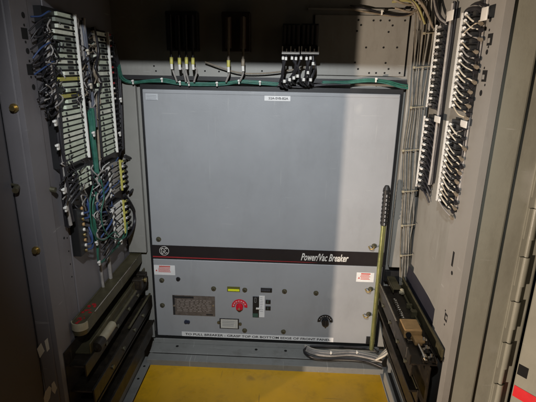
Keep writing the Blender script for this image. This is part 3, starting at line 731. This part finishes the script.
def short_lead(t, k, xm, ym, z, pitch, width):
    r = random.random()
    s = Vector((xm, ym-.022, z+pitch*.08))
    build('ring_lug', MB().box((xm-.0045, ym-.030-.006*r, z-pitch*.12), (xm+.002, ym-.013, z+pitch*.22), bev=.001), WHT if k % 4 else GRYW, t)
    build('wire', MB().tube([s+Vector((.002,-.012,0)), s+Vector((.003,-.026,-.004)), s+Vector((.008,-.044,-.012-.01*r)), s+Vector((.016,-.052,-.035))], .0026, 6), BLKW, t)
LB2 = mat('dirty_beige_wire', (.50,.43,.32), .5, var=.35, scale=90)
def long_lead(t, k, xm, ym, z, pitch, width):
    r = random.random(); s = Vector((xm-.001, ym-.021+random.uniform(-.002,.002), z+pitch*random.uniform(.05,.15))); up = 1 if k == 11 else -1
    e = s+Vector((.010+.004*r, -.052-.008*random.random(), up*(.021+.008*r)))
    build('wire', MB().tube([s, s+Vector((-.003,-.014,up*.004)), s+Vector((.0+.002*random.random(),-.034-.004*random.random(),up*(.013+.004*random.random()))), e], random.uniform(.0014,.0020), 6), random.choice((BEIGE,BEIGE,LB2,GRYW)), t)
    build('ring_lug', MB().cyl(s+Vector((.0,.003,0)), s+Vector((-.003,-.008,0)), .0034, 10), WHT, t)
    build('wire_marker', MB().cyl(e+Vector((0,.004,-up*.001)), e+Vector((0,-.007,up*.002)), .004, 8), BLKW if k % 2 else TANW, t)
G_ = 'terminal strips on the right side plate'
barrier_strip('terminal_strip', 'upper black terminal strip of the inner column on the right side', .424, (437,25), (427,107), 13, .062, short_lead, G_)
barrier_strip('terminal_strip', 'lower black terminal strip of the inner column on the right side', .424, (425.5,116), (416,186), 12, .058, short_lead, G_)
barrier_strip('terminal_strip', 'upper black terminal strip with slanting beige leads in the outer right column', .420, (463,13), (450.5,108), 15, .076, long_lead, G_)
barrier_strip('terminal_strip', 'lower black terminal strip with dense beige leads in the outer right column', .420, (448.5,121), (436.5,200), 14, .076, long_lead, G_)
# black fanning mass behind the outer strips
ym = at(0,.42,463,13).y
pth = [Vector((.437, ym-.072, z)) for z in (1.03,.95,.85,.76,.66,.62,.595)]
loom('black_wire_loom', bundle(pth, 4, .005, 21), .0036, [BLKW, TANW, BLKW, GRYW], 'dark wire bundle beside the outer right terminal strips, against the frame', 'wire bundle')
ym1 = at(0,.424,437,25).y
pth = [Vector((.437, ym1-.072, z)) for z in (1.04,.95,.86,.76,.66,.62,.60)]
loom('black_wire_loom', bundle(pth, 4, .005, 22), .0036, [BLKW, BLKW, GRYW], 'dark wire bundle running between the two right terminal columns', 'wire bundle')
pth = [at(0,.43,x,y) for x,y in ((446,24),(440,19),(436,10),(433,-6))]
loom('black_wire_loom', bundle(pth, 4, .004, 23), .003, [BLKW, GRYW], 'wires leaving the head of the inner right terminal strip upwards', 'wire bundle')
pth = [at(0,.43,x,y) for x,y in ((466,20),(470,10),(478,6),(484,9))]
loom('black_wire_loom', bundle(pth, 6, .007, 24), .004, [BLKW, BLKW, GRYW], 'black wires curling over the head of the outer right terminal strip', 'wire bundle')
for (x0,y0),(x1,y1),lab in (((434.5,113.5),(439.5,123.5),'white tag between the two strips of the inner right column'),((460.5,117.5),(466,128.5),'white tag between the two strips of the outer right column')):
    a = at(0,.425,x0,y0); b = at(0,.425,x1,y1)
    build('white_tag', MB().box((.4245,b.y,b.z),(.4265,a.y-.004,a.z-.004),bev=.001), WHT, label=lab, cat='tag', group='white tags on the right strips')
a = at(0,.425,447,10); b = at(0,.425,452.5,20)
build('white_tag', MB().box((.4245,b.y,b.z-.0),(.4265,a.y-.004,a.z-.004),bev=.001), WHT, label='white tag at the head of the inner right column', cat='tag', group='white tags on the right strips')
a = at(0,.42,482,8); b = at(0,.42,486,20)
build('white_tag', MB().box((.4195,b.y,b.z),(.4225,a.y,a.z),bev=.001), WHT, label='white tag at the head of the outer right column, by the frame', cat='tag', group='white tags on the right strips')

# ================================================================== TERMINAL STRIPS (left)
def pale_strip(name, label, xm, top, bot, n, nearpx, far, near, tmat=PALE, group='terminal strips on the left side plate', marker=WHT, yel=(), depth=.022):
    a = at(0, xm, *top); b = at(0, xm, *bot); ym = (a.y+b.y)/2; z1, z0 = a.z, b.z; pitch = (z1-z0)/n
    yn = at(0, xm, *nearpx).y; width = ym-yn
    t = thing(name, (-.45, ym-width/2, z0), label, 'terminal strip', group)
    build('base', MB().box((-.4503, yn-.002, z0-.003), (xm-depth*.45, ym+.012, z1+.003)), BLK, t)
    if marker: build('marker_strip', MB().box((xm-.0015, ym-.0015, z0), (xm+.004, ym+.0015, z1)), marker, t)
    for k in range(n):
        z = z0+pitch*(k+.5); j = random.uniform(-.003,.004)
        m = MB().box((xm-depth*.45, yn+.003+abs(j)*2+(width*random.uniform(.1,.42) if (k > 9 and n > 20) else 0), z-pitch*.32), (xm-.002-abs(j)*.6, ym-.003, z+pitch*.30), 0)
        if k % 1 == 0:
            m.cyl((xm-.003, ym-.009, z), (xm-.0014, ym-.009, z), min(.0036,pitch*.3), 8, 1)
            if k > 9 and random.random() < .6: m.box((xm-.003, ym-width*.42, z-pitch*.2), (xm-.0012, ym-width*.22, z+pitch*.2), 1)
        if k <= 9 or n < 20: m.cyl((xm-.0022, yn+width*.30, z), (xm-.0006, yn+width*.30, z), pitch*.22, 8, 1)
        m.box((xm-depth*.45, ym+.004, z-pitch*.30), (xm-.003, ym+.009, z+pitch*.30), 0)
        build('terminal', m, [YELW if k in yel else (random.choice((tmat,tmat,PALE3) if k < 12 else (tmat,PALE2,PALE3)) if tmat is PALE else tmat), BLK], t)
        far(t, k, xm, ym, z, pitch); near(t, k, xm, yn, z, pitch)
    return t
SLT = mat('slate_wire', (.10,.11,.14), .45)
def none(*a): pass
def nearA(t, k, xm, yn, z, pitch):
    if k < 10: return
    r = random.random(); s = Vector((xm-.003, yn+.016*r+.006, z))
    build('wire', MB().tube([s, s+Vector((.003,-.016,-.002)), s+Vector((-.003,-.034,-.012)), s+Vector((-.014,-.040-.02*random.random(),-.032+.02*r))], .0017, 6), random.choice((BLKW,BLKW,BLKW,BLKW,BLKW,SLT,BLU)), t)
def farA(t, k, xm, ym, z, pitch):
    if k < 12: return
    r = random.random(); s = Vector((xm-.006, ym+.008, z))
    build('wire', MB().tube([s, s+Vector((.003,.012,-.001)), s+Vector((-.004,.026,-.014)), s+Vector((-.016,.034,-.034))], .0022, 6), random.choice((BLKW,GRYW,BLKW)), t)
pale_strip('terminal_strip', 'tall outer left terminal strip with pale green blocks and white marker edge', -.424, (73.5,14), (89.5,157), 27, (61,130), farA, nearA, yel=(12,15))
def farB(t, k, xm, ym, z, pitch):
    r = random.random(); s = Vector((xm-.004, ym+.008, z))
    mt = random.choice((REDS,WHT,BLKW,REDS,TANW)) if k > 9 else BLKW
    build('ferrule', MB().cyl(s, s+Vector((.004,.012,.002)), .0028, 8), mt, t)
    e = s+Vector((.004,.012,.002))
    build('wire', MB().tube([e, e+Vector((.003,.008,-.002)), e+Vector((-.004,.020,-.012)), e+Vector((-.012,.024,-.03))], .0024, 6), BLKW, t)
pale_strip('terminal_strip', 'inner left terminal strip with pale blocks and red and white wire ends', -.424, (106.5,32), (117.5,152), 23, (99.5,125), farB, none)
def nearL(t, k, xm, yn, z, pitch):
    s = Vector((xm-.003, yn+.01, z))
    build('wire', MB().tube([s, s+Vector((.006,-.018,-.004)), s+Vector((0,-.038,-.018)), s+Vector((-.014,-.05,-.045))], .0028, 6), BLKW, t)
pale_strip('terminal_strip', 'short pale terminal strip below the tall outer left one', -.424, (89,166), (92.5,186), 4, (77,178), none, nearL, marker=None)
def farC(t, k, xm, ym, z, pitch):
    s = Vector((xm, ym+.006, z)); r = random.random()
    build('wire', MB().tube([s, s+Vector((.006,.016,.001)), s+Vector((.002,.034,-.006)), s+Vector((-.010,.046,-.022-.01*r)), s+Vector((-.018,.044,-.05))], .0030, 6), BLKW, t)
    build('ferrule', MB().cyl(s, s+Vector((.005,.014,.001)), .0036, 8), YELW if k % 2 else WHT, t)
def nearC(t, k, xm, yn, z, pitch):
    s = Vector((xm, yn+.002, z)); r = random.random()
    build('ferrule', MB().cyl(s+Vector((0,.006,.001)), s+Vector((.003,-.012,0)), .0042, 8), WHT, t)
    e = s+Vector((.003,-.012,0))
    build('wire', MB().tube([e, e+Vector((.004,-.016,-.004)), e+Vector((-.002,-.036,-.014-.006*r)), e+Vector((-.014,-.048,-.036))], .0029, 6), random.choice((BLKW,BLKW,GRYW,BLKW,BLU)), t)
pale_strip('terminal_strip', 'terminal block with yellow column and white ferrules directly below the inner left strip', -.424, (119,160), (122.5,190), 6, (108,175), farC, nearC, tmat=GRYW, marker=YELW)
pale_strip('terminal_strip', 'lowest terminal block with yellow column and white ferrules on the left plate', -.424, (122.5,200), (125.5,233), 6, (112,215), farC, nearC, tmat=WHT, marker=YELW)
# small dark terminal block low on the left
a = at(0,-.43,76,209); b = at(0,-.43,87,252)
t = thing('relay_base', (-.44,(a.y+b.y)/2,b.z), 'small black terminal base with orange and white screws, low on the left plate', 'relay base')
build('body', MB().box((-.4503,a.y,b.z),(-.43,b.y,a.z)), BLK, t, bevel=.002)
for k in range(9):
    z = b.z+(a.z-b.z)*(k+.5)/9
    build('screw', MB().cyl((-.431,b.y-.004,z),(-.4265,b.y-.003,z),.0042,10), (GOLD, WHT, TAN)[k%3], t)
    if k in (0,1,6,7): 
        s = Vector((-.428,b.y,z)); build('wire', MB().tube([s, s+Vector((.006,.014,0)), s+Vector((0,.03,.012)), s+Vector((-.01,.04,.03))], .0026, 6), BLU, t)
LWG = mat('light_grey_wire', (.45,.45,.43), .45)
# looms on the left
LX = -.432
def lp_(pts, X=LX): return [at(0, X, *p) for p in pts]
loom('black_wire_loom', bundle(lp_([(47,28),(48,55),(52,85),(57,115),(60,145),(64,175),(67,205),(70,225)]), 6, .007, 31), .0042, [BLKW, BLKW, GRYW], 'thick black wire bundle with white ties left of the tall pale strip', 'wire bundle', WHT,
     [at(0,-.42,x,y) for x,y in ((55.5,123),(58,147),(64,191),(66,209))])
loom('grey_wire_loom', bundle(lp_([(82,20),(84,45),(88,75),(92,105),(94,130)]), 6, .007, 32), .0042, [GRYW, mat('slate_wire',(.10,.11,.14),.45), BLKW, mat('slate_wire',(.10,.11,.14))], 'slate grey wire trunk between the two left terminal columns', 'wire bundle', BEIGE,
     [at(0,-.42,x,y) for x,y in ((88,52),(91,86))])
loom('black_wire_loom', bundle(lp_([(92,30),(96,55),(93,72),(99,85),(96,100),(98,130),(100,160)]), 5, .008, 33), .0036, [BLKW, TANW, BLKW], 'tangled black wires against the inner left terminal strip', 'wire bundle')
loom('green_wire_loom', bundle(lp_([(90,110),(92,125),(93,140),(95,158),(97,185)]), 5, .006, 34), .0042, [GRN, GRND, GRN], 'green wires squeezed between the two left terminal columns', 'wire bundle', WHT, [at(0,-.42,94,134)])
loom('black_wire_loom', bundle(lp_([(113,45),(118,70),(120,100),(121,125),(122,150)]), 4, .004, 35), .004, [BLKW], 'upright black bundle along the back edge of the inner left strip', 'wire bundle', WHT, [at(0,-.42,121,100),at(0,-.42,120,134)])
loom('green_wire_loom', bundle(lp_([(106,192),(98,193),(93,198),(91,210),(93,225),(96,240)]), 5, .006, 36), .0036, [GRN, GRND, GRN, GRN], 'bright green wires bunched beside the small black terminal base', 'wire bundle')
loom('hanging_green_wire', [lp_([(94,205),(95,225),(97,243),(99,262),(108,256),(117,247),(122,240),(125,228)]), lp_([(97,215),(97,232),(98,245),(99.5,263),(110,254),(120,241),(124,236)])], .0024, [GRN], 'thin green wire loop hanging lowest under the left terminals', 'wire', WHT, [at(0,-.425,x,y) for x,y in ((97,243),(99.5,263),(121.5,242))])
for i in range(7):
    y0 = 170+i*9
    loom('jumper_wire', [lp_([(107,y0),(101,y0+2),(97,y0+8),(99,y0+15),(106,y0+15)], -.425)], .0026, [(GRYW,BLKW,GRYW,BLU,GRYW,BLKW,GRYW)[i]], 'grey or black jumper wire curling left of the yellow terminal blocks', 'wire', group='jumper wires beside the yellow blocks')
for x, y, X in ((107,238,-.44),(90,262,-.44)):
    pass
loom('conduit_tube', [lp_([(100,262),(103,285),(106,300)], -.444)], .004, [GRYW], 'thin grey tube running down left plate, nearer one', 'tube', group='grey tubes on the left plate')
loom('conduit_tube', [lp_([(105,232),(108,255),(111,280)], -.444)], .0055, [GRYW], 'wider grey tube running down left plate behind the green wire', 'tube', group='grey tubes on the left plate')
# jumpers with right loops
pth = lp_([(124,195),(130,203),(134,212),(134,224),(130,234),(125,238)], -.425)
loom('black_wire_loom', bundle(pth, 3, .003, 41), .0034, [BLKW], 'black wires bowing out around the lowest yellow terminal block', 'wire bundle')
pth = lp_([(125,156),(131,160),(133,172),(134,186),(130,193)], -.425)
loom('black_wire_loom', bundle(pth, 3, .003, 42), .0032, [BLKW], 'black wires bowing out around the upper yellow terminal block', 'wire bundle')
# loose wires tangled over the left plate
tang = [('dark loose wires tangled at the top of the tall outer left strip', (46,16,62,108), 26, [BLKW,BLKW,GRYW]),
        ('dark loose wires tangled below the tall outer left strip', (62,150,84,204), 18, [BLKW,BLKW,GRYW]),
        ('mixed loose wires tangled left of the two yellow terminal blocks', (94,150,117,238), 34, [BLKW,GRYW,BLKW,LWG,BLU,GRYW]),
        ('dark loose wires tangled between the two tall left strips', (80,30,104,112), 24, [BLKW,BLKW,GRYW,TANW])]
for lab,(x0,y0,x1,y1),n,ms in tang:
    ps = []
    for i in range(n):
        ax_, ay = random.uniform(x0,x1), random.uniform(y0,y1-12)
        pts = []
        for k in range(5):
            pts.append(at(0, -.437+random.uniform(0,.016), max(x0-3,min(x1+3,ax_+random.uniform(-6,6))), ay+k*random.uniform(4,7)))
        ps.append(pts)
    loom('loose_wires', ps, .0016, ms, lab, 'wires', group='loose wires on the left plate')
for i, (pts, lab) in enumerate((([(93,186),(90,200),(91,222),(95,236),(104,240),(114,232),(119,236)],'thin green wire sagging across the left plate, nearer one'),
        ([(101,180),(104,196),(101,215),(106,233),(117,239),(126,236),(127,222)],'thin green wire sagging across the left plate, farther one'))):
    loom('stray_green_wire', [lp_(pts, -.415)], .0017, [GRN], lab, 'wire', group='stray green wires')
# patches of light on the left frame, put in as thin cream plates
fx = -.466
def patch(pts, label):
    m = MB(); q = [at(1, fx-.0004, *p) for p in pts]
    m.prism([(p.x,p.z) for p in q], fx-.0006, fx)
    build('painted_light_patch', m, LITPATCH, label=label, cat='painted light', group='cream painted-light patches on the left frame')
patch([(37,349),(41,343),(44.5,351),(40,358)], 'larger upper cream painted-light scrap on the left frame')
patch([(44.5,341),(47.5,338),(49.5,349),(47,352)], 'narrow upper cream painted-light scrap nearest the rail end')
patch([(43,402),(45,392),(49,386),(51.5,388),(50,398),(47,404)], 'larger lower cream painted-light scrap on the left frame')
patch([(51.5,384),(54,381),(57,388),(55,394),(52,391)], 'small lower cream painted-light scrap on the left frame')

# ================================================================== LIGHT
w = bpy.data.worlds.new('World'); scn.world = w; w.use_nodes = True
w.node_tree.nodes['Background'].inputs[0].default_value = (.55,.6,.7,1); w.node_tree.nodes['Background'].inputs[1].default_value = .002
def spot(name, loc, target, power, colr, size, blend, radius):
    l = bpy.data.lights.new(name, 'SPOT'); l.energy = power; l.color = colr; l.spot_size = size; l.spot_blend = blend; l.shadow_soft_size = radius
    o = bpy.data.objects.new(name, l); col.objects.link(o); o.location = loc
    o.rotation_euler = (Vector(target)-Vector(loc)).to_track_quat('-Z','Y').to_euler(); return o
E1 = Vector((-.493,-.462,0))+LEAF_D*.80
pt = Vector((.222,0,0)); dv = (E1-pt); dv.normalize()
Lw = E1+dv*1.7
spot('warm_room_lamp', (Lw.x,Lw.y,.15), (.42,-.1,.62), 490, (1,.81,.64), R(60), .5, .008)
spot('cool_head_torch', (-.02,-1.25,1.30), (-.03,0,.57), 76, (.93,.965,1.0), R(62), 1.0, .02)

scn.cycles.max_bounces = 4; scn.cycles.diffuse_bounces = 1
scn.view_settings.view_transform = 'Standard'; scn.view_settings.look = 'None'; scn.view_settings.exposure = 0; scn.view_settings.gamma = 1
